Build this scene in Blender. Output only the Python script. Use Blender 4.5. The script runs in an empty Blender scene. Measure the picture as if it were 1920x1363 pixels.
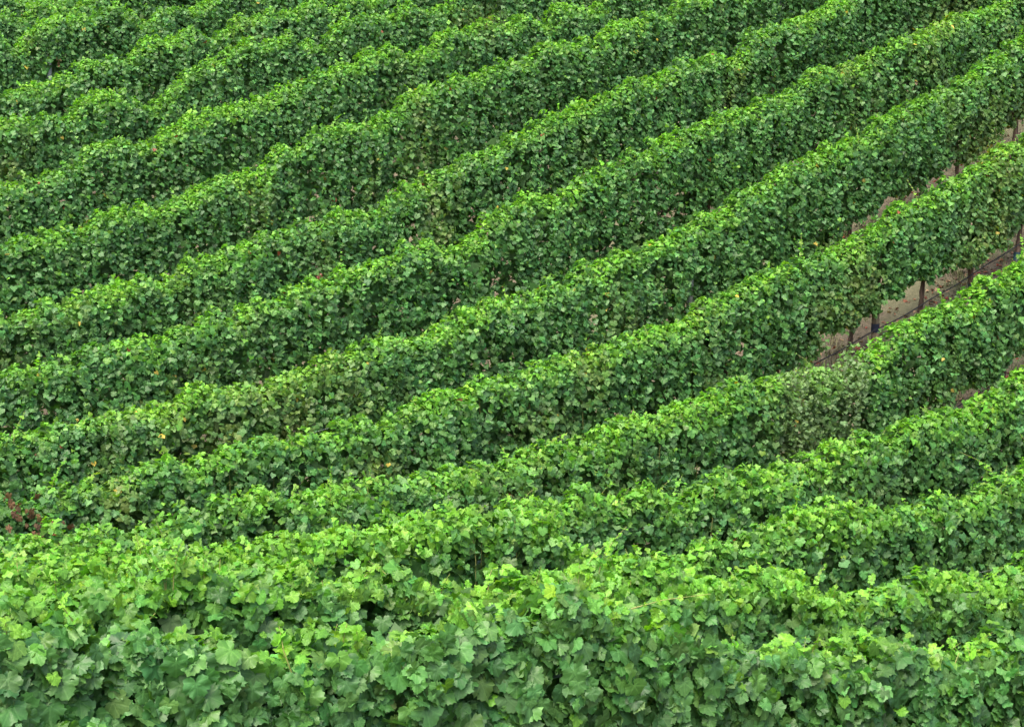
import bpy, math, random
import numpy as np
from mathutils import Vector, Matrix

random.seed(7)
rng = np.random.default_rng(11)
scene = bpy.context.scene
COL = scene.collection
R = math.radians

# ------------------------------------------------------------------ camera, sky, sun, exposure
cam_data = bpy.data.cameras.new('camera')
cam = bpy.data.objects.new('camera', cam_data)
COL.objects.link(cam)
cam.location = (0, 0, 0)
cam.rotation_euler = (R(90 - 11.5), 0, 0)
cam_data.sensor_width = 36
cam_data.lens = 60.75
cam_data.clip_start = 0.2
cam_data.clip_end = 3000
scene.camera = cam

SUN_EL, SUN_AZ = R(60), R(212)         # azimuth from +Y towards +X: high, over the viewer's left shoulder, veiled by cloud
world = bpy.data.worlds.new('World')
scene.world = world
world.use_nodes = True
wn, wl = world.node_tree.nodes, world.node_tree.links
bg = wn['Background']
sky = wn.new('ShaderNodeTexSky')
sky.sky_type = 'NISHITA'
sky.sun_disc = False
sky.sun_elevation = SUN_EL
sky.sun_rotation = SUN_AZ
sky.air_density = 1.0
sky.dust_density = 6.0
sky.ozone_density = 0.6
wl.new(sky.outputs[0], bg.inputs[0])
bg.inputs[1].default_value = 0.15

sun_data = bpy.data.lights.new('sun', 'SUN')
sun = bpy.data.objects.new('sun', sun_data)
COL.objects.link(sun)
sun_data.energy = 1.5
sun_data.angle = R(45)
sun_data.color = (1.0, 0.96, 0.88)
sd = Vector((math.sin(SUN_AZ) * math.cos(SUN_EL), math.cos(SUN_AZ) * math.cos(SUN_EL), math.sin(SUN_EL)))
sun.rotation_euler = sd.to_track_quat('Z', 'Y').to_euler()
sun.location = sd * 60

vs = scene.view_settings
vs.view_transform = 'Standard'
vs.look = 'None'
vs.exposure = 1.65
vs.gamma = 1.0
vs.use_curve_mapping = False
scene.cycles.max_bounces = 8
scene.cycles.diffuse_bounces = 4
scene.cycles.glossy_bounces = 2
scene.cycles.transmission_bounces = 4
scene.cycles.caustics_reflective = False
scene.cycles.caustics_refractive = False

# ------------------------------------------------------------------ the hillside (u along the rows, v across them)
TH = math.atan(0.8)
CT, ST = math.cos(TH), math.sin(TH)
D0, SPACING = 9.0, 3.0
FPX, PITCH = 3240.0, R(11.5)
CO = [-7.15944, 1.83699, 2.18212, -0.12514, -0.4114, 1.91564, 4.5967, -2.26809, -0.99424, 2.07263, -0.36565, 0.01569, -0.28172, -2.43678]
PROFILE = {
0: [(2.74,1.68),(2.92,1.71),(3.01,1.65),(3.21,1.62),(3.4,1.72),(3.51,1.68),(3.65,1.62),(3.87,1.63),(4.14,1.63),(4.39,1.69),(4.71,1.77),(5.12,1.82),(5.62,1.87),(5.97,1.98),(6.13,1.89),(6.5,1.84),(6.84,1.8),(7.07,1.76),(7.49,1.74),(7.98,1.74),(8.29,1.81),(8.72,1.88),(9.06,1.82),(9.66,1.79),(10.43,1.88)],
1: [(3.67,2.04),(4.17,2.07),(4.45,2.1),(4.77,2.1),(5.3,2.13),(5.45,2.06),(5.7,2.12),(5.94,2.14),(6.46,2.15),(6.83,2.11),(7.5,2.18),(7.7,2.21),(8.01,2.29),(8.32,2.17),(9.11,2.11),(9.71,2.2),(10.28,2.14),(11.03,2.01),(11.53,1.97),(12.2,2.06),(13.07,2.11),(13.84,2.05)],
2: [(4.6,2.2),(4.85,2.24),(5.39,2.29),(6.06,2.24),(6.29,2.17),(6.68,2.24),(7.03,2.37),(7.55,2.43),(7.87,2.49),(8.31,2.54),(8.65,2.55),(9.01,2.55),(9.37,2.55),(9.62,2.54),(9.84,2.42),(10.0,2.23),(10.2,2.12),(10.68,2.11),(11.1,2.03),(11.53,2.01),(11.67,2.11),(12.2,2.11),(12.71,2.12),(13.03,2.25),(13.44,2.36),(13.95,2.27),(14.44,2.3),(15.08,2.24),(15.75,2.22),(16.29,2.31),(16.8,2.29),(17.16,2.34)],
3: [(5.53,2.19),(7.61,2.11),(9.44,2.19),(10.81,2.16),(11.58,2.13),(11.96,2.19),(12.35,2.21),(12.68,2.2),(13.13,2.17),(13.73,2.01),(14.16,2.09),(14.75,2.07),(15.6,2.02),(16.44,2.07),(17.48,2.06),(18.35,2.12),(19.15,2.06),(19.61,2.13),(20.45,2.19)],
4: [(6.46,2.02),(6.94,2.08),(7.51,2.06),(7.93,2.04),(8.44,2.08),(9.0,2.11),(9.37,2.15),(9.68,2.21),(10.0,2.12),(10.28,2.08),(10.43,2.15),(11.02,2.11),(11.64,2.05),(12.28,2.04),(12.86,1.97),(13.08,2.09),(13.46,2.07),(14.09,2.03),(14.64,2.1),(15.3,2.12),(16.29,2.06),(16.69,2.08),(17.32,2.11),(17.86,2.13),(18.42,1.97),(19.11,1.94),(19.81,1.98),(20.3,1.89),(20.78,2.12),(21.15,2.19),(22.06,2.05),(22.72,2.09),(23.68,2.06)],
5: [(7.41,1.94),(7.66,1.93),(7.93,1.99),(8.34,2.08),(8.54,2.1),(8.99,1.97),(9.21,2.18),(9.46,2.26),(9.9,2.1),(10.43,2.15),(10.89,2.14),(11.21,2.17),(11.53,2.21),(11.77,2.1),(12.44,2.09),(12.96,2.06),(13.32,2.22),(13.86,2.17),(14.42,2.09),(14.99,2.15),(15.38,2.2),(16.09,2.13),(16.71,2.11),(17.46,2.1),(18.46,2.02),(18.68,2.17),(19.38,2.19),(20.09,2.31),(20.71,2.19),(21.47,2.14),(22.26,2.08),(22.91,2.28),(23.88,2.25),(24.59,2.28),(25.47,2.28),(25.92,2.27),(26.85,2.17)],
6: [(8.38,2.08),(8.82,2.12),(9.35,2.14),(9.81,2.21),(10.2,2.16),(10.68,2.07),(11.17,2.19),(11.85,2.08),(12.28,1.92),(12.37,2.07),(12.91,2.03),(13.55,2.08),(14.22,2.16),(14.9,2.12),(15.5,2.03),(15.71,2.16),(16.23,2.11),(16.87,2.11),(17.3,2.11),(17.97,2.08),(18.78,2.11),(19.37,2.08),(20.22,2.06),(20.85,2.05),(21.48,2.12),(22.54,2.14),(22.74,2.24),(23.42,2.25),(23.92,2.2),(24.34,2.26),(25.3,2.11),(25.58,2.26),(26.19,2.2),(27.04,2.23),(27.93,2.1),(28.16,2.2),(28.65,2.31),(29.49,2.27),(30.0,2.31)],
7: [(9.38,2.23),(9.86,2.2),(10.44,2.14),(10.78,2.26),(11.38,2.19),(11.91,2.13),(12.37,2.26),(12.83,2.19),(13.2,2.07),(13.3,2.25),(13.98,2.22),(14.78,2.22),(15.19,2.21),(16.03,2.22),(16.91,2.26),(17.46,1.99),(18.04,2.03),(18.15,2.31),(18.74,2.26),(19.34,2.26),(19.96,2.1),(20.33,2.31),(21.03,2.27),(21.55,2.29),(22.09,2.18),(22.22,2.27),(22.83,2.21),(23.95,2.17),(25.42,2.02),(25.72,2.08),(26.41,2.17),(27.6,2.01),(28.17,2.05),(28.57,2.14),(29.68,2.0),(30.73,2.05),(31.82,1.88),(32.09,1.95),(33.22,1.98)],
8: [(10.37,2.18),(10.9,2.14),(11.63,2.1),(12.19,2.12),(13.15,2.09),(14.15,2.07),(14.88,2.1),(15.63,2.02),(16.29,1.95),(17.19,1.88),(17.89,1.94),(18.61,1.99),(19.47,2.05),(20.61,2.2),(21.2,2.17),(21.74,2.26),(22.63,2.16),(23.54,2.2),(24.26,2.14),(25.15,2.14),(25.84,2.1),(26.7,1.81),(27.01,2.16),(27.82,2.14),(28.73,2.12),(29.4,2.19),(32.07,2.42)],
9: [(11.38,2.2),(12.15,2.15),(12.85,2.18),(13.36,2.21),(13.98,2.21),(14.39,1.94),(14.73,2.3),(15.72,2.3),(16.63,2.2),(16.86,2.27),(17.34,2.35),(17.81,2.26),(18.42,2.3),(19.29,2.29),(20.45,2.27),(20.98,2.23),(21.52,2.27),(22.49,2.2),(23.2,2.21),(24.14,2.16),(24.89,2.13),(25.43,2.1),(26.04,2.18),(27.0,2.16),(27.65,2.17),(30.2,2.41)],
10: [(12.4,2.16),(13.18,2.23),(14.1,2.34),(14.88,2.37),(15.1,2.29),(15.55,2.27),(16.01,2.28),(16.84,2.23),(17.2,2.32),(17.81,2.31),(18.18,2.26),(19.01,2.38),(19.65,2.29),(20.32,2.3),(20.99,2.22),(21.61,1.96),(21.89,2.22),(22.67,2.24),(23.47,2.18),(24.36,2.07),(25.13,1.94),(26.55,1.97),(29.05,2.26)],
11: [(13.42,2.13),(14.04,2.23),(14.67,2.34),(15.12,2.19),(15.6,2.29),(16.66,1.97),(17.29,2.25),(18.17,2.14),(19.02,2.18),(19.88,2.1),(20.49,2.13),(21.33,2.15),(22.26,2.08),(23.73,2.05),(26.08,2.22)],
12: [(14.44,1.99),(15.03,2.01),(15.57,2.0),(15.99,1.76),(16.43,2.01),(16.88,2.06),(17.57,1.96),(18.03,2.04),(18.69,2.05),(19.78,2.0),(20.89,1.97),(22.34,2.0),(25.44,2.32)],
13: [(15.46,2.05),(16.22,2.09),(16.67,2.16),(17.38,2.04),(17.85,2.29),(18.58,2.11),(19.27,2.03),(20.83,2.11),(23.86,2.53)],
14: [(16.47,2.18),(17.81,2.19),(19.92,2.42)],
}
U0, V0, SC = 14.0, 20.0, 15.0
NROWS = 17
EXP = [(i, j) for i in range(4) for j in range(5) if i + j <= 4]

def row_v(k):
    return (D0 + SPACING * k) * CT

def poly(u, v):
    a, b = (u - U0) / SC, (v - V0) / SC
    z = np.zeros_like(a)
    for c, (i, j) in zip(CO, EXP):
        z = z + c * a ** i * b ** j
    return z

def terrain(u, v):
    u, v = np.broadcast_arrays(np.asarray(u, float), np.asarray(v, float))
    vc = np.clip(v, 7.0, 40.0)
    lo = 2.7 + (vc - 7.0) * 0.42 - 2.5
    hi = np.minimum(10.5 + (vc - 7.0) * 1.39 + 2.5, np.minimum(35.5, 37.0 - (vc - 27.0) * 1.0))
    hi = np.maximum(hi, lo + 3)
    uc = np.clip(u, lo, hi)
    e = 0.05
    z = poly(uc, vc)
    gu = np.clip((poly(uc + e, vc) - poly(uc - e, vc)) / (2 * e), -0.3, 0.3)
    gv = np.clip((poly(uc, vc + e) - poly(uc, vc - e)) / (2 * e), -0.3, 0.3)
    z = z + gu * 7 * np.tanh((u - uc) / 7) + gv * 7 * np.tanh((v - vc) / 7)
    return z

def uv_to_xy(u, v):
    return u * CT - v * ST, u * ST + v * CT

def world_pt(u, v, h):
    x, y = uv_to_xy(u, v)
    return np.stack([x, y, terrain(u, v) + h], -1)

def project(p):
    """pixel position in the 1920 wide photograph, and depth"""
    cp, sp = math.cos(PITCH), math.sin(PITCH)
    fwd = p[..., 1] * cp - p[..., 2] * sp
    up = p[..., 1] * sp + p[..., 2] * cp
    return 960 + FPX * p[..., 0] / fwd, 681.5 - FPX * up / fwd, fwd

# ------------------------------------------------------------------ noise helpers
def hash2(i, j, seed):
    h = (i.astype(np.int64) * 374761393 + j.astype(np.int64) * 668265263 + seed * 974634777) & 0xFFFFFFFF
    h = ((h ^ (h >> 13)) * 1274126177) & 0xFFFFFFFF
    h = (h ^ (h >> 16)) & 0xFFFFFFFF
    return h / 4294967295.0

def vnoise(x, y, seed):
    x, y = np.broadcast_arrays(np.asarray(x, float), np.asarray(y, float))
    i, j = np.floor(x), np.floor(y)
    fx, fy = x - i, y - j
    fx, fy = fx * fx * (3 - 2 * fx), fy * fy * (3 - 2 * fy)
    a, b = hash2(i, j, seed), hash2(i + 1, j, seed)
    c, d = hash2(i, j + 1, seed), hash2(i + 1, j + 1, seed)
    return (a * (1 - fx) + b * fx) * (1 - fy) + (c * (1 - fx) + d * fx) * fy - 0.5

# ------------------------------------------------------------------ mesh helpers
class MB:
    def __init__(self):
        self.v, self.f = [], []

    def tube(self, pts, radii, sides=6, cap=True):
        pts = [Vector(p) for p in pts]
        base = len(self.v)
        n = len(pts)
        for i, p in enumerate(pts):
            d = (pts[min(i + 1, n - 1)] - pts[max(i - 1, 0)]).normalized()
            ref = Vector((0, 0, 1)) if abs(d.z) < 0.9 else Vector((1, 0, 0))
            a = d.cross(ref).normalized()
            b = d.cross(a)
            r = radii[i] if hasattr(radii, '__len__') else radii
            for s in range(sides):
                t = 2 * math.pi * s / sides
                self.v.append(tuple(p + a * (r * math.cos(t)) + b * (r * math.sin(t))))
        for i in range(n - 1):
            for s in range(sides):
                q = base + i * sides
                self.f.append((q + s, q + (s + 1) % sides, q + sides + (s + 1) % sides, q + sides + s))
        if cap:
            self.f.append(tuple(base + s for s in range(sides))[::-1])
            self.f.append(tuple(base + (n - 1) * sides + s for s in range(sides)))

    def build(self, name, mat, parent=None, smooth=True):
        me = bpy.data.meshes.new(name)
        me.from_pydata(self.v, [], self.f)
        me.materials.append(mat)
        if smooth:
            me.polygons.foreach_set('use_smooth', [True] * len(me.polygons))
        me.update()
        return link(name, me, parent)

def link(name, me, parent=None):
    o = bpy.data.objects.new(name, me)
    COL.objects.link(o)
    if parent is not None:
        o.parent = parent
    return o

def empty(name, loc):
    o = bpy.data.objects.new(name, None)
    o.empty_display_size = 0.3
    COL.objects.link(o)
    o.location = loc
    return o

def tag(o, label=None, cat=None, group=None, kind=None):
    if label: o['label'] = label
    if cat: o['category'] = cat
    if group: o['group'] = group
    if kind: o['kind'] = kind
    return o

def np_mesh(name, verts, tris, attrs, mat):
    """verts (N,3), tris (M,3), attrs {name: (type, array)} on points"""
    me = bpy.data.meshes.new(name)
    me.vertices.add(len(verts))
    me.vertices.foreach_set('co', np.ascontiguousarray(verts, np.float32).ravel())
    me.loops.add(len(tris) * 3)
    me.loops.foreach_set('vertex_index', np.ascontiguousarray(tris, np.int32).ravel())
    me.polygons.add(len(tris))
    me.polygons.foreach_set('loop_start', np.arange(0, len(tris) * 3, 3, dtype=np.int32))
    me.polygons.foreach_set('use_smooth', np.ones(len(tris), bool))
    for an, (ty, arr) in attrs.items():
        a = me.attributes.new(an, ty, 'POINT')
        a.data.foreach_set('color' if ty == 'FLOAT_COLOR' else 'vector', np.ascontiguousarray(arr, np.float32).ravel())
    me.materials.append(mat)
    me.update(calc_edges=True)
    me.validate()
    return me

# ------------------------------------------------------------------ materials
def new_mat(name):
    m = bpy.data.materials.new(name)
    m.use_nodes = True
    return m, m.node_tree.nodes, m.node_tree.links

def math_node(n, l, op, a, b=None, c=None):
    x = n.new('ShaderNodeMath'); x.operation = op
    for i, s in enumerate((a, b, c)):
        if s is None: continue
        if isinstance(s, (int, float)): x.inputs[i].default_value = s
        else: l.new(s, x.inputs[i])
    return x.outputs[0]

def mix_col(n, l, fac, a, b, mode='MIX'):
    x = n.new('ShaderNodeMix'); x.data_type = 'RGBA'; x.blend_type = mode
    for s, i in ((fac, 0), (a, 6), (b, 7)):
        if isinstance(s, (int, float)): x.inputs[i].default_value = s
        elif isinstance(s, tuple): x.inputs[i].default_value = (*s, 1)
        else: l.new(s, x.inputs[i])
    return x.outputs[2]

def leaf_material(name='vine_leaf', transl=0.36, rough=0.46):
    m, n, l = new_mat(name)
    out, pb = n['Material Output'], n['Principled BSDF']
    at = n.new('ShaderNodeAttribute'); at.attribute_name = 'tint'
    oi = n.new('ShaderNodeObjectInfo')
    base = mix_col(n, l, 1.0, at.outputs['Color'], oi.outputs['Color'], 'MULTIPLY')
    uv = n.new('ShaderNodeAttribute'); uv.attribute_name = 'leaf_uv'
    sx = n.new('ShaderNodeSeparateXYZ'); l.new(uv.outputs['Vector'], sx.inputs[0])
    ax = math_node(n, l, 'ABSOLUTE', sx.outputs[0])
    y = sx.outputs[1]
    d = ax
    for ang in (48, 100):
        c, s = math.cos(R(ang)), math.sin(R(ang))
        t = math_node(n, l, 'SUBTRACT', math_node(n, l, 'MULTIPLY', ax, c), math_node(n, l, 'MULTIPLY', y, s))
        t = math_node(n, l, 'ABSOLUTE', t)
        d = math_node(n, l, 'MINIMUM', d, t)
    mr = n.new('ShaderNodeMapRange'); mr.inputs[1].default_value = 0.008; mr.inputs[2].default_value = 0.035
    mr.inputs[3].default_value = 1; mr.inputs[4].default_value = 0
    l.new(d, mr.inputs[0])
    vein = mr.outputs[0]
    light = mix_col(n, l, 1.0, base, (1.5, 1.35, 1.5), 'MULTIPLY')
    col = mix_col(n, l, math_node(n, l, 'MULTIPLY', vein, 0.85), base, light)
    tc = n.new('ShaderNodeTexCoord')
    nz = n.new('ShaderNodeTexNoise'); nz.inputs['Scale'].default_value = 9; nz.inputs['Detail'].default_value = 3
    l.new(uv.outputs['Vector'], nz.inputs[0])
    mr2 = n.new('ShaderNodeMapRange'); mr2.inputs[3].default_value = 0.78; mr2.inputs[4].default_value = 1.22
    l.new(nz.outputs[0], mr2.inputs[0])
    vm = n.new('ShaderNodeVectorMath'); vm.operation = 'SCALE'
    l.new(col, vm.inputs[0]); l.new(mr2.outputs[0], vm.inputs[3])
    col = vm.outputs[0]
    # the downy, paler underside of the blade
    geo = n.new('ShaderNodeNewGeometry')
    under = mix_col(n, l, 0.3, col, (0.15, 0.21, 0.11))
    col2 = mix_col(n, l, geo.outputs['Backfacing'], col, under)
    l.new(col2, pb.inputs['Base Color'])
    rg = mix_col(n, l, geo.outputs['Backfacing'], (rough, rough, rough), (0.75, 0.75, 0.75))
    l.new(rg, pb.inputs['Roughness'])
    pb.inputs['Specular IOR Level'].default_value = 0.4
    # puckered blade between the veins
    bp = n.new('ShaderNodeBump'); bp.inputs['Strength'].default_value = 0.5; bp.inputs['Distance'].default_value = 0.004
    hh = math_node(n, l, 'ADD', math_node(n, l, 'MULTIPLY', d, 6.0), math_node(n, l, 'MULTIPLY', nz.outputs[0], 1.2))
    l.new(hh, bp.inputs['Height'])
    l.new(bp.outputs[0], pb.inputs['Normal'])
    tr = n.new('ShaderNodeBsdfTranslucent')
    tcol = mix_col(n, l, 1.0, col, (1.45, 1.55, 0.45), 'MULTIPLY')
    l.new(tcol, tr.inputs[0])
    ms = n.new('ShaderNodeMixShader'); ms.inputs[0].default_value = transl
    l.new(pb.outputs[0], ms.inputs[1]); l.new(tr.outputs[0], ms.inputs[2])
    l.new(ms.outputs[0], out.inputs[0])
    return m

def noise_material(name, c1, c2, scale=20, rough=0.85, stretch=(1, 1, 1), bump=0.3, dist=0.004, spec=0.3):
    m, n, l = new_mat(name)
    pb = n['Principled BSDF']
    tc = n.new('ShaderNodeTexCoord')
    mp = n.new('ShaderNodeMapping'); mp.inputs['Scale'].default_value = stretch
    l.new(tc.outputs['Object'], mp.inputs[0])
    nz = n.new('ShaderNodeTexNoise'); nz.inputs['Scale'].default_value = scale; nz.inputs['Detail'].default_value = 6
    l.new(mp.outputs[0], nz.inputs[0])
    cr = n.new('ShaderNodeValToRGB')
    cr.color_ramp.elements[0].position = 0.35; cr.color_ramp.elements[0].color = (*c1, 1)
    cr.color_ramp.elements[1].position = 0.68; cr.color_ramp.elements[1].color = (*c2, 1)
    l.new(nz.outputs[0], cr.inputs[0]); l.new(cr.outputs[0], pb.inputs['Base Color'])
    pb.inputs['Roughness'].default_value = rough
    pb.inputs['Specular IOR Level'].default_value = spec
    bp = n.new('ShaderNodeBump'); bp.inputs['Strength'].default_value = bump; bp.inputs['Distance'].default_value = dist
    l.new(nz.outputs[0], bp.inputs['Height']); l.new(bp.outputs[0], pb.inputs['Normal'])
    return m

def soil_material():
    m, n, l = new_mat('soil')
    pb = n['Principled BSDF']
    tc = n.new('ShaderNodeTexCoord')
    def nz(scale, det):
        x = n.new('ShaderNodeTexNoise'); x.inputs['Scale'].default_value = scale; x.inputs['Detail'].default_value = det
        l.new(tc.outputs['Object'], x.inputs[0]); return x.outputs[0]
    a, b, c = nz(1.1, 4), nz(7, 8), nz(38, 6)
    r1 = n.new('ShaderNodeValToRGB')
    r1.color_ramp.elements[0].position = 0.3; r1.color_ramp.elements[0].color = (0.042, 0.032, 0.022, 1)
    r1.color_ramp.elements[1].position = 0.72; r1.color_ramp.elements[1].color = (0.15, 0.128, 0.090, 1)
    e = r1.color_ramp.elements.new(0.5); e.color = (0.086, 0.072, 0.050, 1)
    l.new(b, r1.inputs[0])
    gr = n.new('ShaderNodeMapRange'); gr.inputs[1].default_value = 0.5; gr.inputs[2].default_value = 0.62
    gr.inputs[3].default_value = 0; gr.inputs[4].default_value = 0.55
    l.new(a, gr.inputs[0])
    col = mix_col(n, l, gr.outputs[0], r1.outputs[0], (0.13, 0.15, 0.075))
    col = mix_col(n, l, math_node(n, l, 'MULTIPLY', c, 0.6), col, (0.125, 0.105, 0.075))
    l.new(col, pb.inputs['Base Color'])
    pb.inputs['Roughness'].default_value = 0.95
    pb.inputs['Specular IOR Level'].default_value = 0.15
    bp = n.new('ShaderNodeBump'); bp.inputs['Strength'].default_value = 0.9; bp.inputs['Distance'].default_value = 0.05
    l.new(math_node(n, l, 'ADD', b, math_node(n, l, 'MULTIPLY', c, 0.35)), bp.inputs['Height'])
    l.new(bp.outputs[0], pb.inputs['Normal'])
    return m

M_LEAF = leaf_material()
M_DRY = leaf_material('dry_leaf', 0.2, 0.8)
M_STEM = noise_material('green_shoot', (0.16, 0.20, 0.05), (0.26, 0.24, 0.08), 30, 0.6)
M_CANE = noise_material('cane_bark', (0.10, 0.06, 0.035), (0.24, 0.15, 0.085), 40, 0.85)
M_BARK = noise_material('vine_bark', (0.05, 0.033, 0.024), (0.17, 0.115, 0.08), 28, 0.95, (1, 1, 0.18), 0.9, 0.012)
M_WOOD = noise_material('weathered_post_wood', (0.10, 0.08, 0.05), (0.24, 0.195, 0.125), 22, 0.9, (1, 1, 0.08), 0.5, 0.006)
M_PALE = noise_material('pale_post_paint', (0.42, 0.44, 0.45), (0.62, 0.63, 0.62), 22, 0.8, (1, 1, 0.1), 0.3, 0.004)
M_BAND = noise_material('navy_plastic_band', (0.012, 0.016, 0.035), (0.03, 0.038, 0.065), 12, 0.5)
M_SLEEVE = noise_material('teal_sleeve', (0.012, 0.04, 0.05), (0.03, 0.08, 0.09), 12, 0.6)
M_HOSE = noise_material('black_hose', (0.02, 0.02, 0.022), (0.05, 0.048, 0.045), 12, 0.6)
M_WIRE = noise_material('galvanised_wire', (0.25, 0.26, 0.27), (0.4, 0.4, 0.41), 30, 0.45)
M_HOLE = noise_material('dark_bore', (0.01, 0.008, 0.006), (0.02, 0.016, 0.012), 12, 0.9)
M_GRASS = noise_material('dry_weeds', (0.10, 0.14, 0.055), (0.25, 0.25, 0.12), 3, 0.8)
M_SOIL = soil_material()

# ------------------------------------------------------------------ ground: one sheet out to the horizon
def build_ground():
    far = [30, 70, 150, 350, 900]
    us = np.array([-f for f in far[::-1]] + list(np.arange(-6, 42.01, 0.3)) + [42 + f for f in far])
    vv = np.array([-f for f in far[::-1]] + list(np.arange(-4, 44.01, 0.3)) + [44 + f for f in far])
    U, V = np.meshgrid(us, vv, indexing='ij')
    Z = terrain(U, V)
    # loose, clodded soil
    Z = Z + 0.05 * vnoise(U * 1.7, V * 1.7, 3) + 0.03 * vnoise(U * 5, V * 5, 4)
    Z[U < -20] -= 1; Z[V > 60] -= 1
    X, Y = uv_to_xy(U, V)
    P = np.stack([X, Y, Z], -1).reshape(-1, 3)
    nu, nv = len(us), len(vv)
    i, j = np.meshgrid(np.arange(nu - 1), np.arange(nv - 1), indexing='ij')
    a = (i * nv + j).ravel(); b = ((i + 1) * nv + j).ravel()
    tris = np.concatenate([np.stack([a, b, b + 1], -1), np.stack([a, b + 1, a + 1], -1)])
    me = np_mesh('ground', P, tris, {}, M_SOIL)
    tag(link('ground', me), 'brown clodded vineyard soil under and between the vine rows', None, None, 'structure')

build_ground()

# ------------------------------------------------------------------ leaf blades (width about 1, stalk at the origin, tip towards +y, upper side +z)
HALF = {
    'near': [(.05, -.16), (.13, -.25), (.20, -.22), (.29, -.26), (.34, -.19), (.42, -.17), (.40, -.03), (.49, .05), (.49, .13),
             (.56, .20), (.48, .26), (.46, .36), (.31, .36), (.33, .46), (.25, .49), (.22, .59), (.12, .62)],
    'mid': [(.33, -.23), (.43, -.03), (.54, .18), (.30, .36), (.20, .58)],
    'core': [(.46, .12)],
    'far': [(.33, -.20), (.52, .17), (.25, .44)],
}
def template(kind, seed):
    r = random.Random(seed)
    half = HALF[kind]
    right = [(x * (1 + r.uniform(-.06, .06)), y + r.uniform(-.02, .02)) for x, y in half]
    left = [(-x * (1 + r.uniform(-.08, .08)), y + r.uniform(-.025, .025)) for x, y in half]
    outline = [(0, 0)] + right + [(0, r.uniform(.68, .78))] + left[::-1]
    n = len(outline)
    c = (0.0, 0.16)
    if kind in ('far', 'core'):
        pts = list(outline)
        m = len(half)
        tris = []
        R_ = list(range(0, m + 2)); L_ = [0] + list(range(n - 1, m, -1))
        for poly_, flip in ((R_, False), (L_, True)):
            for q in range(1, len(poly_) - 1):
                t = (poly_[0], poly_[q], poly_[q + 1])
                tris.append(t[::-1] if flip else t)
    elif kind in ('mid', 'near'):
        pts = list(outline) + [c]
        tris = [(n, i, (i + 1) % n) for i in range(n)]
    else:
        ring = [(c[0] + (x - c[0]) * .55, c[1] + (y - c[1]) * .55) for x, y in outline[::2]]
        pts = list(outline) + ring + [c]
        k = len(ring)
        tris = []
        for i in range(k):
            i2 = (i + 1) % k
            a, b, d = 2 * i, (2 * i + 1) % n, (2 * i + 2) % n
            if 2 * i + 1 >= n: b = d
            tris.append((n + k, n + i, n + i2))
            tris.append((n + i, a, b)); 
            if b != d: tris.append((n + i, b, d))
            tris.append((n + i, d, n + i2))
    pts = np.array(pts, float)
    fold = r.uniform(-.2, .5); droop = r.uniform(.1, .75); tw = r.uniform(-.45, .45); rip = r.uniform(.03, .09); ph = r.uniform(0, 6.28)
    x, y = pts[:, 0], pts[:, 1]
    rr = np.hypot(x, y - .16)
    ang = np.arctan2(x, y - .16)
    z = -fold * np.abs(x) ** 1.3 - droop * np.maximum(y - .05, 0) ** 2 + tw * x * y + rip * (rr / .5) ** 2 * np.sin(5 * ang + ph)
    z -= 0.35 * max(0, fold) * np.maximum(-y, 0)
    co = np.stack([x * (1 - .12 * max(fold, 0)), y * (1 - .1 * droop), z], -1)
    uvw = np.stack([x, y, np.full(len(x), 0.0)], -1)
    return co, np.array(tris, int), uvw
TEMPL = {k: [template(k, 100 * i + 7) for i in range(8)] for k in HALF}
TRI_N = {k: len(TEMPL[k][0][1]) for k in HALF}

def instance_leaves(kind, pos, nrm, tip, size, tint, origin):
    """expand leaf placements to one mesh"""
    N = len(pos)
    side = np.cross(tip, nrm)
    V, T, A, W = [], [], [], []
    off = 0
    which = rng.integers(0, len(TEMPL[kind]), N)
    for w, (co, tris, uvw) in enumerate(TEMPL[kind]):
        s = np.nonzero(which == w)[0]
        if not len(s): continue
        c = co[None] * size[s, None, None]
        p = pos[s, None] - origin + side[s, None] * c[..., :1] + tip[s, None] * c[..., 1:2] + nrm[s, None] * c[..., 2:]
        nv = len(co)
        V.append(p.reshape(-1, 3))
        T.append((tris[None] + (np.arange(len(s)) * nv)[:, None, None] + off).reshape(-1, 3))
        A.append(np.repeat(np.concatenate([tint[s], np.ones((len(s), 1))], 1), nv, 0))
        u = np.repeat(uvw[None], len(s), 0)
        u[..., 2] = s[:, None] * 1.37
        W.append(u.reshape(-1, 3))
        off += len(s) * nv
    return np.concatenate(V), np.concatenate(T), np.concatenate(A), np.concatenate(W)

def unit_leaf_meshes(mat, name):
    res = []
    for co, tris, uvw in TEMPL['near']:
        u = uvw.copy(); u[:, 2] = rng.uniform(0, 50)
        res.append(np_mesh(name, co, tris, {'tint': ('FLOAT_COLOR', np.ones((len(co), 4))), 'leaf_uv': ('FLOAT_VECTOR', u)}, mat))
    return res
LEAF_MESHES = unit_leaf_meshes(M_LEAF, 'leaf')
DRY_MESHES = unit_leaf_meshes(M_DRY, 'dry_leaf')

def norm(a):
    return a / np.maximum(np.linalg.norm(a, axis=-1, keepdims=True), 1e-9)

AL = np.array([CT, ST, 0.0])            # along a row
FR = np.array([ST, -CT, 0.0])           # across, towards the camera
UP = np.array([0.0, 0.0, 1.0])

# ------------------------------------------------------------------ the vine rows
# windows where a post shows through the leaves: row -> (u, low, high, half width)
WINDOWS = {5: [(22.89, 0.0, 1.0, 0.15)], 6: [(20.79, 0.30, 0.85, .10), (26.38, 0.25, 0.80, .10)], 7: [(24.08, .25, .85, .10)],
           8: [(22.08, .95, 1.4, .05), (27.73, 1.15, 1.9, .12), (33.38, .9, 1.6, .09)], 9: [(25.44, 1.25, 1.8, .045)], 13: [(16.56, .95, 1.5, .09)]}
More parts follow.
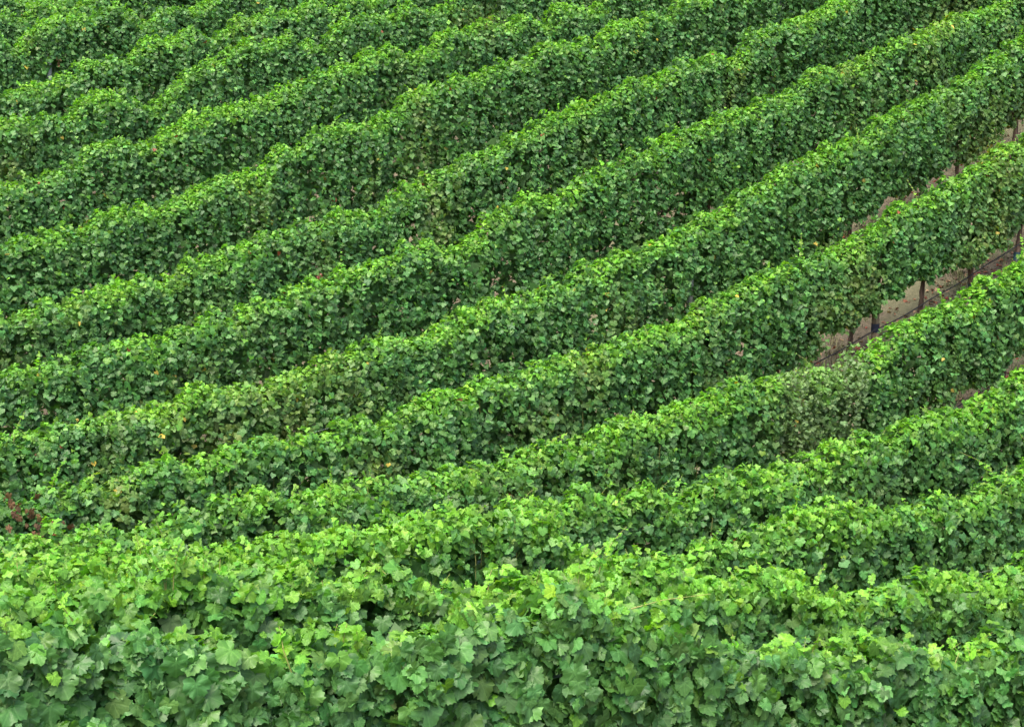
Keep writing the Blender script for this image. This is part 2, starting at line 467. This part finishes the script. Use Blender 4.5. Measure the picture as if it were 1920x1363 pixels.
# canopy underside raised where bare trunks and soil show: row -> (u from, u to, height)
LIFT = {3: [(17.5, 30, .62)], 4: [(17.6, 20.2, .4), (21.2, 40, .60)], 5: [(19.6, 40, .66), (22.3, 24.3, .28)], 6: [(20.0, 24.0, .50), (24, 40, .70)], 7: [(22.5, 27, .60), (27, 45, .5)],
        8: [(22, 40, .35)]}
TRUNKS = {3: [19.8, 21.3], 4: [18.75, 20.2, 21.8, 23.37, 24.9], 5: [17.7, 19.2, 20.73, 22.22, 24.0, 25.56, 26.79, 28.5], 6: [19.4, 21.9, 23.5, 25.0, 27.17, 28.22, 29.65, 31.5],
          7: [22.0, 23.44, 25.1, 26.6, 28.2, 29.7, 31.2], 8: [23.6, 25.1, 26.6]}
ROW_LABEL = {
    0: 'nearest vine row, large broad leaves along the bottom edge of the picture',
    1: 'second vine row from the bottom edge, with a bright ragged leafy top',
    2: 'third vine row from the bottom, with a rounded hump of lime leaves at its middle',
    3: 'fourth vine row from the bottom, mostly hidden at left behind the humped row',
    4: 'fifth vine row from the bottom, with a dull wilted stretch of leaves at right',
    5: 'sixth vine row from the bottom, with brown dead leaves at its left end',
    6: 'seventh vine row from the bottom, yellowing leaves low at its right end',
    7: 'eighth vine row from the bottom, reaching the top right corner of the picture',
    8: 'ninth vine row from the bottom, a bored post top showing at its right',
    9: 'tenth vine row from the bottom, with a thin pale stake in its leaves',
    10: 'eleventh vine row from the bottom, crest leaving the picture at the top centre',
    11: 'twelfth vine row from the bottom, lumpy crest in the upper left quarter',
    12: 'thirteenth vine row from the bottom, crest just below the pale grey post',
    13: 'fourteenth vine row from the bottom, pale grey post standing in it at far left',
    14: 'fifteenth vine row from the bottom, its crest along the top left edge',
    15: 'second farthest vine row, only its leaf tops at the top left edge',
    16: 'farthest vine row on the skyline at the top left corner',
}

def crest_height(k, u):
    if k in PROFILE:
        p = np.array(PROFILE[k])
        h = np.interp(u, p[:, 0], p[:, 1])
    else:
        h = np.full_like(u, 2.15)
    amp = np.where((u < PROFILE[k][0][0]) | (u > PROFILE[k][-1][0]), 1.0, 0.2) if k in PROFILE else 1.0
    return h + amp * (0.30 * vnoise(u * 0.9, 0, 40 + k)) + (0.09 if k < 9 else (0.36 if k < 11 else 0.6)) * vnoise(u * 1.9, 0, 60 + k) + 0.13 * vnoise(u * 4.1, 0, 70 + k) + 0.06 * vnoise(u * 8, 0, 90 + k)

def canopy_base(k, u):
    b = np.full_like(u, 0.0)
    for a, c, h in LIFT.get(k, ()):
        w = np.clip((u - a) / 0.8, 0, 1) * np.clip((c - u) / 0.8, 0, 1)
        b = b + h * w
    g_ = 0.45 + np.clip(b, 0, .55)
    return b + g_ * (0.35 * vnoise(u * 1.1, 0, 140 + k) + 0.22 * vnoise(u * 3.3, 0, 160 + k))

def sight_floor(k, u):
    """height above ground on row k below which the next row in front hides it"""
    if k == 0: return np.full_like(u, 0.55)
    v = row_v(k)
    P = world_pt(u, v - 0.3, 0)
    best = np.full_like(u, -9.0)
    for q in range(max(0, k - 3), k):
        f = (row_v(q)) / (v)
        uq = u * f                       # the sight line's crossing, seen from above
        top = terrain(uq, row_v(q)) + crest_height(q, uq)
        best = np.maximum(best, top / f - P[:, 2])
    return best

def build_row(k):
    v0 = row_v(k)
    if k in PROFILE:
        ua, ub = PROFILE[k][0][0] - 2.2, PROFILE[k][-1][0] + (2.2 if k < 7 else 7.0)
    else:
        ua, ub = 15.0 + (k - 14) * 0.9, 30.0
    kind = 'near' if k <= 1 else ('mid' if k <= 3 else 'far')
    rho = 660 if k <= 1 else (760 if k <= 6 else 660)
    L = ub - ua
    umid = 0.5 * (ua + ub)
    origin = world_pt(np.array([umid]), np.array([v0]), 0)[0]
    root = empty('vine_row', origin)
    tag(root, ROW_LABEL[k], 'vine row', 'rows of grapevines across the hillside')

    # --- sample the three faces of the hedge
    def sample(n, part):
        u = rng.uniform(ua, ub, n)
        H = crest_height(k, u); B = canopy_base(k, u)
        if part == 'top':
            a = np.where(rng.random(n) < .75, rng.uniform(-.5, 1.25, n), rng.uniform(-1.25, -.5, n))   # around the rounded crest
            ns = max(2, int(L * 15))
            si = rng.integers(0, ns, n)
            u = (ua + (np.arange(ns) + rng.uniform(0, 1, ns)) / ns * L)[si] + rng.normal(0, .035, n)
            H = crest_height(k, u) + rng.normal(0, .065, ns)[si]; B = canopy_base(k, u)
            z = H - 0.20 * (1 - np.cos(a)) - 0.02
            w = 0.20 * np.sin(a)
        else:
            q = rng.uniform(0, 1, n) ** 0.92
            ns = max(2, int(L * (17 if part != 'core' else 60)))      # shoots trained up the wires
            su_ = ua + (np.arange(ns) + rng.uniform(0, 1, ns)) / ns * L; sway = rng.normal(0, .05, ns); sph = rng.uniform(0, 6.28, ns)
            si = rng.integers(0, ns, n)
            u = su_[si] + sway[si] * np.sin(q * 3 + sph[si]) + rng.normal(0, .036, n)
            H = crest_height(k, u); B = canopy_base(k, u)
            shoot_out = rng.normal(0, .045, ns)[si]
            z = B + (H - 0.12 - B) * q
            s = 1 if part == 'front' else (-1 if part == 'back' else 0.1)
            tap = np.clip((H - z) / 0.6, 0, 1)
            w = s * (0.19 + 0.10 * np.sqrt(tap))
            w = w * np.where(z - B < 0.3, 0.75 + 0.25 * np.clip((z - B) / 0.3, 0, 1), 1)
            a = shoot_out
        return u, z, w, H, B, a

    area_f = L * 1.85
    parts = []
    for part, n in (('front', int(area_f * rho)), ('top', int(L * 0.62 * rho * 1.05)), ('back', int(area_f * rho * 0.2)), ('core', int(area_f * 260))):
        u, z, w, H, B, a = sample(n, part)
        # lumps and vertical drapes of shoots
        d = 0.11 * vnoise(u * 1.6, z * 1.1 + 5, 200 + k) + 0.13 * vnoise(u * 4.2, z * 1.1, 230 + k) + 0.15 * vnoise(u * 9, z * 3.5, 260 + k)
        inward = rng.exponential(0.042, n)
        inward = np.minimum(inward, 0.2)
        if part == 'top':
            z = z + 0.5 * d - inward
            out = d
        else:
            w = w + np.sign(w) * (d - inward + a)
            out = d
        keep = np.ones(n, bool)
        if part == 'front':
            fl = sight_floor(k, u) - 0.42
            keep &= (z > fl) | (rng.random(n) < 0.10)
            # thin spots let the dark inside of the hedge show
            thin = vnoise(u * 2.6, z * 2.2, 300 + k) + 0.5 * vnoise(u * 7, z * 5, 320 + k)
            keep &= rng.random(n) < np.clip(1.05 - 2.2 * np.maximum(thin - 0.12, 0) / 0.4, 0.25, 1)
            for (wu, lo, hi, hw) in WINDOWS.get(k, ()):
                keep &= ~((np.abs(u - wu) < hw + 0.03) & (z > lo) & (z < hi))
        elif part in ('back', 'core'):
            for (wu, lo, hi, hw) in WINDOWS.get(k, ()):
                keep &= ~((np.abs(u - wu) < hw) & (z > lo - .1) & (z < hi) & (np.array(hi) < 0.97))
        if part == 'core':
            keep &= (z > sight_floor(k, u) - 0.6) | (rng.random(n) < 0.4)
        px, py, dp = project(world_pt(u, np.full_like(u, v0), z))
        keep &= ((px > -260) & (px < 2180) & (py > -90) & (py < 1480)) | (rng.random(n) < 0.3)
        s = np.nonzero(keep)[0]
        u, z, w, H, B, a, out, inward = u[s], z[s], w[s], H[s], B[s], a[s], out[s], inward[s]
        n = len(u)
        sgn = {'front': 1.0, 'back': -1.0, 'top': 0.0, 'core': -0.5}[part]
        if part == 'top':
            nr = UP * np.cos(a * .8)[:, None] + FR * (np.sin(a * .8))[:, None] + rng.normal(0, 0.42, (n, 3))
            td = FR * np.sin(a)[:, None] * 1.0 + AL * rng.normal(0, .9, n)[:, None] - UP * 0.35 + rng.normal(0, .35, (n, 3))
        else:
            al = rng.normal(R(30), R(26), n)
            nr = FR * (sgn * np.cos(al))[:, None] + UP * np.sin(al)[:, None] + AL * rng.normal(0, .40, n)[:, None]
            td = -UP * 1.0 + AL * rng.normal(0, .42, n)[:, None] + FR * (sgn * .12)
            td = np.broadcast_to(td, (n, 3)) + rng.normal(0, .15, (n, 3))
        flip = rng.random(n) < 0.03
        nr[flip] = rng.normal(0, 1, (flip.sum(), 3))
        nr = norm(nr)
        td = td - nr * np.sum(td * nr, -1, keepdims=True)
        td = norm(td)
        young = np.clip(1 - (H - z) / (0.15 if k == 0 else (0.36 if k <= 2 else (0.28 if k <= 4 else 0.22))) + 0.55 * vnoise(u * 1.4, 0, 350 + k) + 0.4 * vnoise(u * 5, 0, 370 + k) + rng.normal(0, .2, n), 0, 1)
        young = np.where(rng.random(n) < 0.035, np.maximum(young, 0.75), young)
        size = np.clip(rng.normal(0.108, 0.028, n) if k < 2 else rng.normal(0.093, 0.022, n), .04, .17 if k < 2 else .135) * (1 - 0.30 * young)
        if part == 'core':
            young = young * 0; size = size * 2.5
        parts.append((u, z, w, H, B, nr, td, young, size, inward, np.full(n, sgn)))

    # --- shoots standing out of the crest
    stems = MB()
    su = []
    nsh = int(L * (4.0 if k <= 4 else 1.8))
    for i in range(nsh):
        u0 = rng.uniform(ua, ub)
        h0 = float(crest_height(k, np.array([u0]))[0])
        ln = min(0.42, 0.06 + rng.exponential(0.075)) * (1.0 if k <= 5 else 0.85)
        lean = rng.normal(0, .65, 2)
        w0 = rng.uniform(-.16, .18)
        pts = []
        m = 5
        for q in range(m):
            t = q / (m - 1)
            uu = u0 + lean[0] * ln * t * t; ww = w0 + lean[1] * ln * t * t
            zz = h0 - 0.12 + (ln + .10) * t - .25 * ln * t * t * abs(lean).sum() * .5
            pts.append((uu, ww, zz))
        if k <= 6:
            W3 = [world_pt(np.array(p[0]), np.array(v0 - p[1]), p[2]) - origin for p in pts]
            stems.tube(W3, [.004, .0038, .0032, .0025, .0015], 4, False)
        nl = 3 + int(ln * 16)
        for q in range(nl):
            t = 0.25 + 0.75 * (q + .5) / nl
            p = [np.interp(t, [j / (m - 1) for j in range(m)], [pp[c] for pp in pts]) for c in range(3)]
            su.append((p[0], p[2], p[1], h0, t, (-1) ** q))
    if su:
        S = np.array(su); n = len(S)
        t = S[:, 4]
        nr = norm(UP * .8 + FR * .3 + rng.normal(0, .55, (n, 3)))
        td = AL * (S[:, 5] * rng.uniform(.4, 1, n))[:, None] + rng.normal(0, .5, (n, 3)) - UP * .1
        td = norm(td - nr * np.sum(td * nr, -1, keepdims=True))
        size = np.clip((0.11 - 0.07 * t) * np.exp(rng.normal(0, .33, n)), .02, .13)
        parts.append((S[:, 0], S[:, 1], S[:, 2], S[:, 3], S[:, 3] - 1.6, nr, td, np.clip(.75 + .35 * t + rng.normal(0, .1, n), 0, 1.15), size,
                      np.zeros(n), np.full(n, 0.5)))

    cat = [np.concatenate([p[i] for p in parts]) for i in range(11)]
    u, z, w, H, B, nr, td, young, size, inward, sgn = cat
    pos = world_pt(u, v0 - w, z)
    # stalk end sits at pos; centre the blade there
    pos = pos - td * (size * 0.2)[:, None]

    # --- leaf colours: each leaf its own age and health
    N = len(u)
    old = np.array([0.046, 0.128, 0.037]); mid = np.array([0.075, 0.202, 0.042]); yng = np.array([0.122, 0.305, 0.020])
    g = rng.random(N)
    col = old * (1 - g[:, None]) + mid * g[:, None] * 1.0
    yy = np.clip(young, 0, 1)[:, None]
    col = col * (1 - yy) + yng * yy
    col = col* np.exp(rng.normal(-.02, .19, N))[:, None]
    col[:, 0] *= np.exp(rng.normal(0, .12, N))
    # tired, yellowing growth low on the rows of the upper slope
    low = np.clip(1 - (z - B) / 1.2, 0, 1)
    tired = np.clip(vnoise(u * .8, z * .7, 400 + k) + .5 * vnoise(u * 2.6, z * 2.0, 420 + k) + .25 * low - (.20 if k >= 4 else .38), 0, .5) * 2
    if k == 6: tired = np.maximum(tired, low * np.clip((u - 27.2) / 1.5, 0, 1) * .8)
    c2 = np.array([0.17, 0.20, 0.045])
    f = (tired * rng.random(N) * (.45 if k < 5 else .75))[:, None]
    col = col * (1 - f) + c2 * f
    if k == 4:
        wl_ = np.clip((u - 17.7) / .4, 0, 1) * np.clip((19.9 - u) / .4, 0, 1)
        wl_ = np.clip(wl_ * 1.1 + 1.2 * vnoise(u * 3, z * 2.5, 444) * wl_ - rng.random(N) * .45, 0, 1)
        f = (wl_ * rng.uniform(.45, 1.0, N))[:, None]
        col = col * (1 - f) + np.array([0.115, 0.185, 0.075]) * f
        size = size * (1 - .22 * wl_)
        nr = norm(nr + rng.normal(0, .8, (N, 3)) * wl_[:, None])
        td = norm(td - nr * np.sum(td * nr, -1, keepdims=True))
    r_ = rng.random(N)
    p_y = (0.0 if k < 2 else (0.0003 if k < 4 else 0.0009)) + (0.001 if k < 4 else 0.007) * tired
    sel = r_ < p_y
    col[sel] = np.array([0.42, 0.34, 0.05]) * rng.uniform(.6, 1.1, (sel.sum(), 1))
    sel = (r_ > p_y) & (r_ < p_y + (0.0 if k < 2 else (0.0002 if k < 4 else 0.0006)))
    col[sel] = np.array([0.20, 0.055, 0.028]) * rng.uniform(.6, 1.3, (sel.sum(), 1))

    # --- the largest leaves in view are objects of their own
    own = np.zeros(N, bool)
    if k <= 8:
        px, py, dep = project(pos)
        facing = np.sum(nr * norm(-pos), -1)
        score = size / dep * np.clip(facing, 0, 1)
        vis = (px > 5) & (px < 1915) & (py > 5) & (py < 1358) & (inward < 0.03) & (sgn > 0) & (z > sight_floor(k, u) + 0.06)
        score = np.where(vis, score, -1)
        idx = np.argsort(-score)[:300]
        own[idx[score[idx] > 0]] = True
        for i in np.nonzero(own)[0]:
            o = bpy.data.objects.new('leaf', LEAF_MESHES[int(rng.integers(0, 8))])
            COL.objects.link(o)
            o.parent = root
            sd_ = np.cross(td[i], nr[i])
            M = np.eye(4)
            M[:3, 0] = sd_ * size[i]; M[:3, 1] = td[i] * size[i]; M[:3, 2] = nr[i] * size[i]
            M[:3, 3] = pos[i] - origin
            o.matrix_local = Matrix(M.tolist())
            o.color = (*col[i], 1)
    keep = ~own
    res = []
    for kd, m_ in ((kind, keep & (sgn > -.2)), ('core', keep & (sgn < -.2))):
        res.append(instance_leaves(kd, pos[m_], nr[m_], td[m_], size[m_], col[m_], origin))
    nv0 = len(res[0][0])
    V, A, W = (np.concatenate([r_[i] for r_ in res]) for i in (0, 2, 3))
    T = np.concatenate([res[0][1], res[1][1] + nv0])
    print('leaves row', k, kind, len(res[0][1]), 'tris, far', len(res[1][1]))
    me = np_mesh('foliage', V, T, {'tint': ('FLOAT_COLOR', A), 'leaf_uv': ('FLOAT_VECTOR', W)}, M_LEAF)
    fo = link('foliage', me, root)
    fo['kind'] = 'stuff'

    # --- canes inside the hedge, showing between the leaves of the nearer rows
    if k <= 5:
        for i in range(int(L * (1.6 if k <= 2 else 1.6))):
            u0 = rng.uniform(ua, ub)
            h0 = float(crest_height(k, np.array([u0]))[0])
            b0 = max(0.7, float(canopy_base(k, np.array([u0]))[0]))
            w0 = rng.uniform(.0, .20)
            lean = rng.normal(0, .18)
            pts = [world_pt(np.array(u0 + lean * t + .06 * math.sin(4 * t + i)), np.array(v0 - w0 * math.sin(.6 + 1.8 * t)), b0 + (h0 - b0 - .05) * t) - origin for t in np.linspace(0, 1, 6)]
            stems.tube(pts, [.006, .0055, .005, .0045, .004, .003], 5, False)
    if stems.v:
        st_ = stems.build('shoots', M_STEM, root)
        st_['kind'] = 'stuff'

    # --- trunks
    for ti, tu in enumerate(TRUNKS.get(k, ())):
        mb = MB()
        r2 = random.Random(k * 50 + ti)
        bu, bw = r2.choice((-1, 1)) * r2.uniform(.08, .22), r2.uniform(-.06, .06)
        pts, rad = [], []
        for q in range(9):
            t = q / 8
            uu = tu + bu * math.sin(t * 2.2) + .015 * r2.uniform(-1, 1)
            p = world_pt(np.array(uu), np.array(v0 - bw * math.sin(t * 3)), -0.06 + 1.0 * t) - origin
            pts.append(p); rad.append((.052 - .018 * t) * r2.uniform(.82, 1.22) + (.02 if q == 0 else 0) + (.012 if q == 8 else 0))
        mb.tube(pts, rad, 9)
        for s in (-1, 1):                                    # cordon arms along the wire
            e = pts[-1]
            arm = [np.array(e) - np.array([0, 0, .05]), np.array(e) + AL * (.12 * s) + UP * .03, np.array(e) + AL * (.4 * s) + UP * .05, np.array(e) + AL * (.7 * s) + UP * .04]
            mb.tube(arm, [.03, .026, .02, .014], 7)
        tk = mb.build('trunk', M_BARK, root)
        if (k, ti) in ((5, 5), (5, 6), (6, 4)):
            sl = MB()
            sl.tube([np.array(pts[0]) - FR * .0, np.array(pts[2])], [.062, .06], 12, False)
            sl.build('plastic_sleeve', M_SLEEVE, tk)
    return root, origin, N

total = 0
ROWS = {}
for k in range(NROWS):
    root, origin, n = build_row(k)
    ROWS[k] = (root, origin)
    total += n

# ------------------------------------------------------------------ dead leaves in the sixth row's left end, and beside the pale post
def dead_patch(k, spots, n, spread):
    root, origin = ROWS[k]
    v0 = row_v(k)
    for i in range(n):
        uc, zc = spots[i % len(spots)]
        u = uc + rng.normal(0, spread); z = zc + rng.normal(0, spread * .9)
        p = world_pt(np.array(u), np.array(v0 - .40 - rng.uniform(0, .08)), z) - origin
        nr = norm(FR + UP * rng.normal(.2, .5) + AL * rng.normal(0, .6))
        td = -UP + AL * rng.normal(0, .5); td = norm(td - nr * np.dot(td, nr))
        s = rng.uniform(.05, .12)
        o = bpy.data.objects.new('dry_leaf', DRY_MESHES[int(rng.integers(0, 8))])
        COL.objects.link(o); o.parent = root
        M = np.eye(4); M[:3, 0] = np.cross(td, nr) * s * .7; M[:3, 1] = td * s; M[:3, 2] = nr * s * 1.4; M[:3, 3] = p
        o.matrix_local = Matrix(M.tolist())
        o.color = (*(np.array([.13, rng.uniform(.065, .085), .032]) * rng.uniform(.4, 1.25)), 1)

def height_at(k, x_px, y_px):
    """height on row k that is seen at this place, for setting measured spots"""
    cp, sp = math.cos(PITCH), math.sin(PITCH)
    dx, dy = (x_px - 960) / FPX, (681.5 - y_px) / FPX
    d = np.array([dx, cp + dy * sp, -sp + dy * cp])
    t = (row_v(k) - .35) / (d[1] * CT - d[0] * ST)
    p = d * t
    u = p[0] * CT + p[1] * ST
    return u, p[2] - float(terrain(u, row_v(k) - .35))
dead_patch(5, [height_at(5, *s) for s in ((48, 945), (45, 965), (10, 945), (95, 978), (70, 985), (110, 990), (20, 960), (85, 990))], 28, .09)
dead_patch(13, [height_at(13, 108, 108), height_at(13, 106, 122)], 5, .03)

# ------------------------------------------------------------------ trellis posts
def post(k, u, height, mat, radius, label, band=None, bore=False, square=False):
    v0 = row_v(k)
    base = world_pt(np.array([u]), np.array([v0 - .02]), 0)[0]
    root = empty('trellis_post', base)
    tag(root, label, 'post', 'trellis posts standing in the vine rows')
    mb = MB()
    lean = rng.normal(0, .012, 2)
    zs = [-.3, .0, height * .4, height * .75, height - .015, height]
    rr = [radius * 1.02, radius, radius * .99, radius * .98, radius * .97, radius * .88]
    mb.tube([(lean[0] * z, lean[1] * z, z) for z in zs], rr, 4 if square else 14)
    sh = mb.build('shaft', mat, root, smooth=False)
    if band:
        b = MB(); b.tube([(lean[0] * band, lean[1] * band, band - .075), (lean[0] * band, lean[1] * band, band + .075)], radius + .006, 18, False)
        b.build('band', M_BAND, root)
    if bore:
        b = MB(); q = Vector(-FR * 0 + np.array([lean[0] * height, lean[1] * height, height - .13]))
        f = Vector(FR).lerp(Vector((0, -1, 0)), .3).normalized()
        b.tube([q + f * (radius - .02), q + f * (radius + .004)], .017, 10)
        b.build('bolt_hole', M_HOLE, root)
    return root

post(5, 22.89, 1.8, M_WOOD, .065, 'brown wooden post with dark blue band beside a bare trunk and black hose', .42)
post(6, 20.79, 1.7, M_PALE, .06, 'grey post with dark blue band low in the seventh row, right of centre', .50)
post(6, 26.38, 1.7, M_WOOD, .06, 'wooden post with dark band under the leaves at the right end of the seventh row', .40)
post(7, 24.08, 1.7, M_PALE, .06, 'grey post with dark blue band above bare soil and dry twigs', .62)
post(8, 22.08, 1.9, M_WOOD, .03, 'thin tan stake half hidden in leaves near the upper middle of the picture')
post(8, 27.73, 1.82, M_WOOD, .07, 'weathered wooden post top with a dark bored hole poking through upper right leaves', None, True)
post(8, 33.38, 1.95, M_WOOD, .06, 'tan wooden post at the top edge near the top right corner')
post(9, 25.44, 1.9, M_PALE, .022, 'thin whitish stake in the leaves at the top centre right')
post(13, 16.56, 1.75, M_PALE, .065, 'pale grey post between the leaves near the top left corner')

# ------------------------------------------------------------------ drip hoses and wires
def along(name, k, ua, ub, h, radius, mat, sag=.02, off=.06, sides=6, step=.3):
    v0 = row_v(k)
    us = np.arange(ua, ub, step)
    P = world_pt(us, np.full_like(us, v0 - off), h)
    P[:, 2] += sag * np.sin(us * 4.2) * .5 + sag * vnoise(us * .8, 0, 55) * 2
    o = empty('tmp', P[0]); bpy.data.objects.remove(o)
    mb = MB(); mb.tube([tuple(p - P[0]) for p in P], radius, sides)
    ob = mb.build(name, mat)
    ob.location = P[0]
    return ob
tag(along('drip_hose', 5, 15, 29.2, .40, .011, M_HOSE), 'black drip hose under the sixth row, running past the brown banded post', 'hose', 'drip hoses under the rows')
tag(along('drip_hose', 6, 18, 32.4, .36, .011, M_HOSE), 'black drip hose over bare soil below yellowing leaves at right', 'hose', 'drip hoses under the rows')
tag(along('drip_hose', 4, 17, 26, .36, .011, M_HOSE), 'black drip hose glimpsed low at the right edge under the fifth row', 'hose', 'drip hoses under the rows')
tag(along('trellis_wire', 6, 12.2, 13.7, 1.3, .0014, M_WIRE, .01, .46, 4), 'thin steel wire across the leaves of the seventh row, left of centre', 'wire', 'trellis wires')
tag(along('trellis_wire', 2, 14.9, 16.2, 1.45, .0012, M_WIRE, .01, .48, 4), 'thin steel wire across a dark gap in the third row at right', 'wire', 'trellis wires')

# ------------------------------------------------------------------ ground litter between the right-hand rows
def litter():
    ks = [3, 4, 5, 6, 7, 8]
    n = 9000
    kk = rng.choice(ks, n)
    v = np.array([row_v(q) for q in kk]) - rng.normal(.15, .45, n)
    u = np.array([row_v(q) for q in kk]) * 1.0 + rng.uniform(-1, 11, n)
    z = rng.uniform(.0, .03, n)
    pos = world_pt(u, v, z)
    nr = norm(UP + rng.normal(0, .45, (n, 3)))
    td = rng.normal(0, 1, (n, 3)); td = norm(td - nr * np.sum(td * nr, -1, keepdims=True))
    size = rng.uniform(.045, .11, n)
    pal = np.array([[.22, .085, .045], [.16, .09, .055], [.30, .20, .12], [.10, .05, .035], [.26, .06, .04]])
    col = pal[rng.integers(0, 5, n)] * rng.uniform(.6, 1.2, (n, 1))
    V, T, A, W = instance_leaves('mid', pos, nr, td, size, col, np.zeros(3))
    me = np_mesh('fallen_leaves', V, T, {'tint': ('FLOAT_COLOR', A), 'leaf_uv': ('FLOAT_VECTOR', W)}, M_DRY)
    tag(link('fallen_leaves', me), 'curled red brown fallen leaves on the soil under the right hand rows', 'leaf litter', None, 'stuff')
litter()

def clods():
    ico = [(-.53, 0, .85), (.53, 0, .85), (-.53, 0, -.85), (.53, 0, -.85), (0, .85, .53), (0, .85, -.53), (0, -.85, .53), (0, -.85, -.53), (.85, .53, 0), (-.85, .53, 0), (.85, -.53, 0), (-.85, -.53, 0)]
    tri = np.array([(0, 4, 1), (0, 9, 4), (9, 5, 4), (4, 5, 8), (4, 8, 1), (8, 10, 1), (8, 3, 10), (5, 3, 8), (5, 2, 3), (2, 7, 3), (7, 10, 3), (7, 6, 10), (7, 11, 6), (11, 0, 6), (0, 1, 6), (6, 1, 10), (9, 0, 11), (9, 11, 2), (9, 2, 5), (7, 2, 11)])
    ico = np.array(ico)
    n = 2600
    kk = rng.choice([3, 4, 5, 6, 7, 8], n)
    vk = np.array([row_v(q) for q in kk])
    v = vk - rng.normal(.1, .4, n); u = vk + rng.uniform(-1, 11, n)
    pos = world_pt(u, v, .0)
    sz = np.minimum(rng.exponential(.022, n) + .008, .09)
    V = pos[:, None] + ico[None] * (sz[:, None] * rng.uniform(.6, 1.25, (n, 12)))[..., None] * np.array([1.15, 1, .7])
    T = tri[None] + (np.arange(n) * 12)[:, None, None]
    me = np_mesh('soil_clods', V.reshape(-1, 3), T.reshape(-1, 3), {}, M_SOIL)
    tag(link('soil_clods', me), 'loose brown clods of soil under the right hand rows', 'clods', None, 'stuff')
clods()

def weeds():
    V, T = [], []
    for _ in range(1100):
        k = int(rng.choice([4, 5, 6, 7, 8]))
        u0 = row_v(k) + rng.uniform(-1, 11); v0 = row_v(k) + rng.normal(.55, .5)
        if vnoise(np.array(u0 * .6), np.array(v0 * .9), 77) < -.05: continue
        for _b in range(16):
            a = rng.uniform(0, 6.28); r0 = abs(rng.normal(0, .07))
            b = world_pt(np.array(u0 + r0 * math.cos(a)), np.array(v0 + r0 * math.sin(a)), 0)
            h = rng.uniform(.07, .24); ln = rng.uniform(.02, .12); a2 = rng.uniform(0, 6.28)
            sd_ = np.array([math.cos(a2 + 1.57), math.sin(a2 + 1.57), 0]) * .005
            m_ = b + np.array([math.cos(a2) * ln * .4, math.sin(a2) * ln * .4, h * .6]); t_ = b + np.array([math.cos(a2) * ln, math.sin(a2) * ln, h])
            q = len(V); V += [b - sd_, b + sd_, m_ + sd_ * .8, m_ - sd_ * .8, t_]
            T += [(q, q + 1, q + 2), (q, q + 2, q + 3), (q + 3, q + 2, q + 4)]
    me = np_mesh('weeds', np.array(V), np.array(T), {}, M_GRASS)
    tag(link('weeds', me), 'low grey green weeds and dry grass between the right hand rows', 'weeds', None, 'stuff')
weeds()

def twigs():
    u0, h0 = height_at(7, 1430, 348)
    base = world_pt(np.array([u0]), np.array([row_v(7) - .35]), 0)[0]
    mb = MB()
    for i in range(16):
        a = rng.uniform(0, 6.28); ln = rng.uniform(.25, .6)
        s = np.array([rng.normal(0, .2), rng.normal(0, .15), .02])
        e = s + np.array([math.cos(a) * ln * .8, math.sin(a) * ln * .8, rng.uniform(.05, .38)])
        m_ = (s + e) / 2 + rng.normal(0, .04, 3)
        mb.tube([s, m_, e], [.006, .005, .003], 5)
    o = mb.build('dry_twig_pile', M_CANE)
    o.location = base
    tag(o, 'small tangle of dry tan twigs on bare soil near the grey banded post', 'twigs')
twigs()
print('K', {k: len(r.children) for k, (r, o) in ROWS.items()}); print('leaves', total, 'tris', sum(len(o.data.polygons) for o in bpy.data.objects if o.type == 'MESH' and o.name.startswith('foliage')))
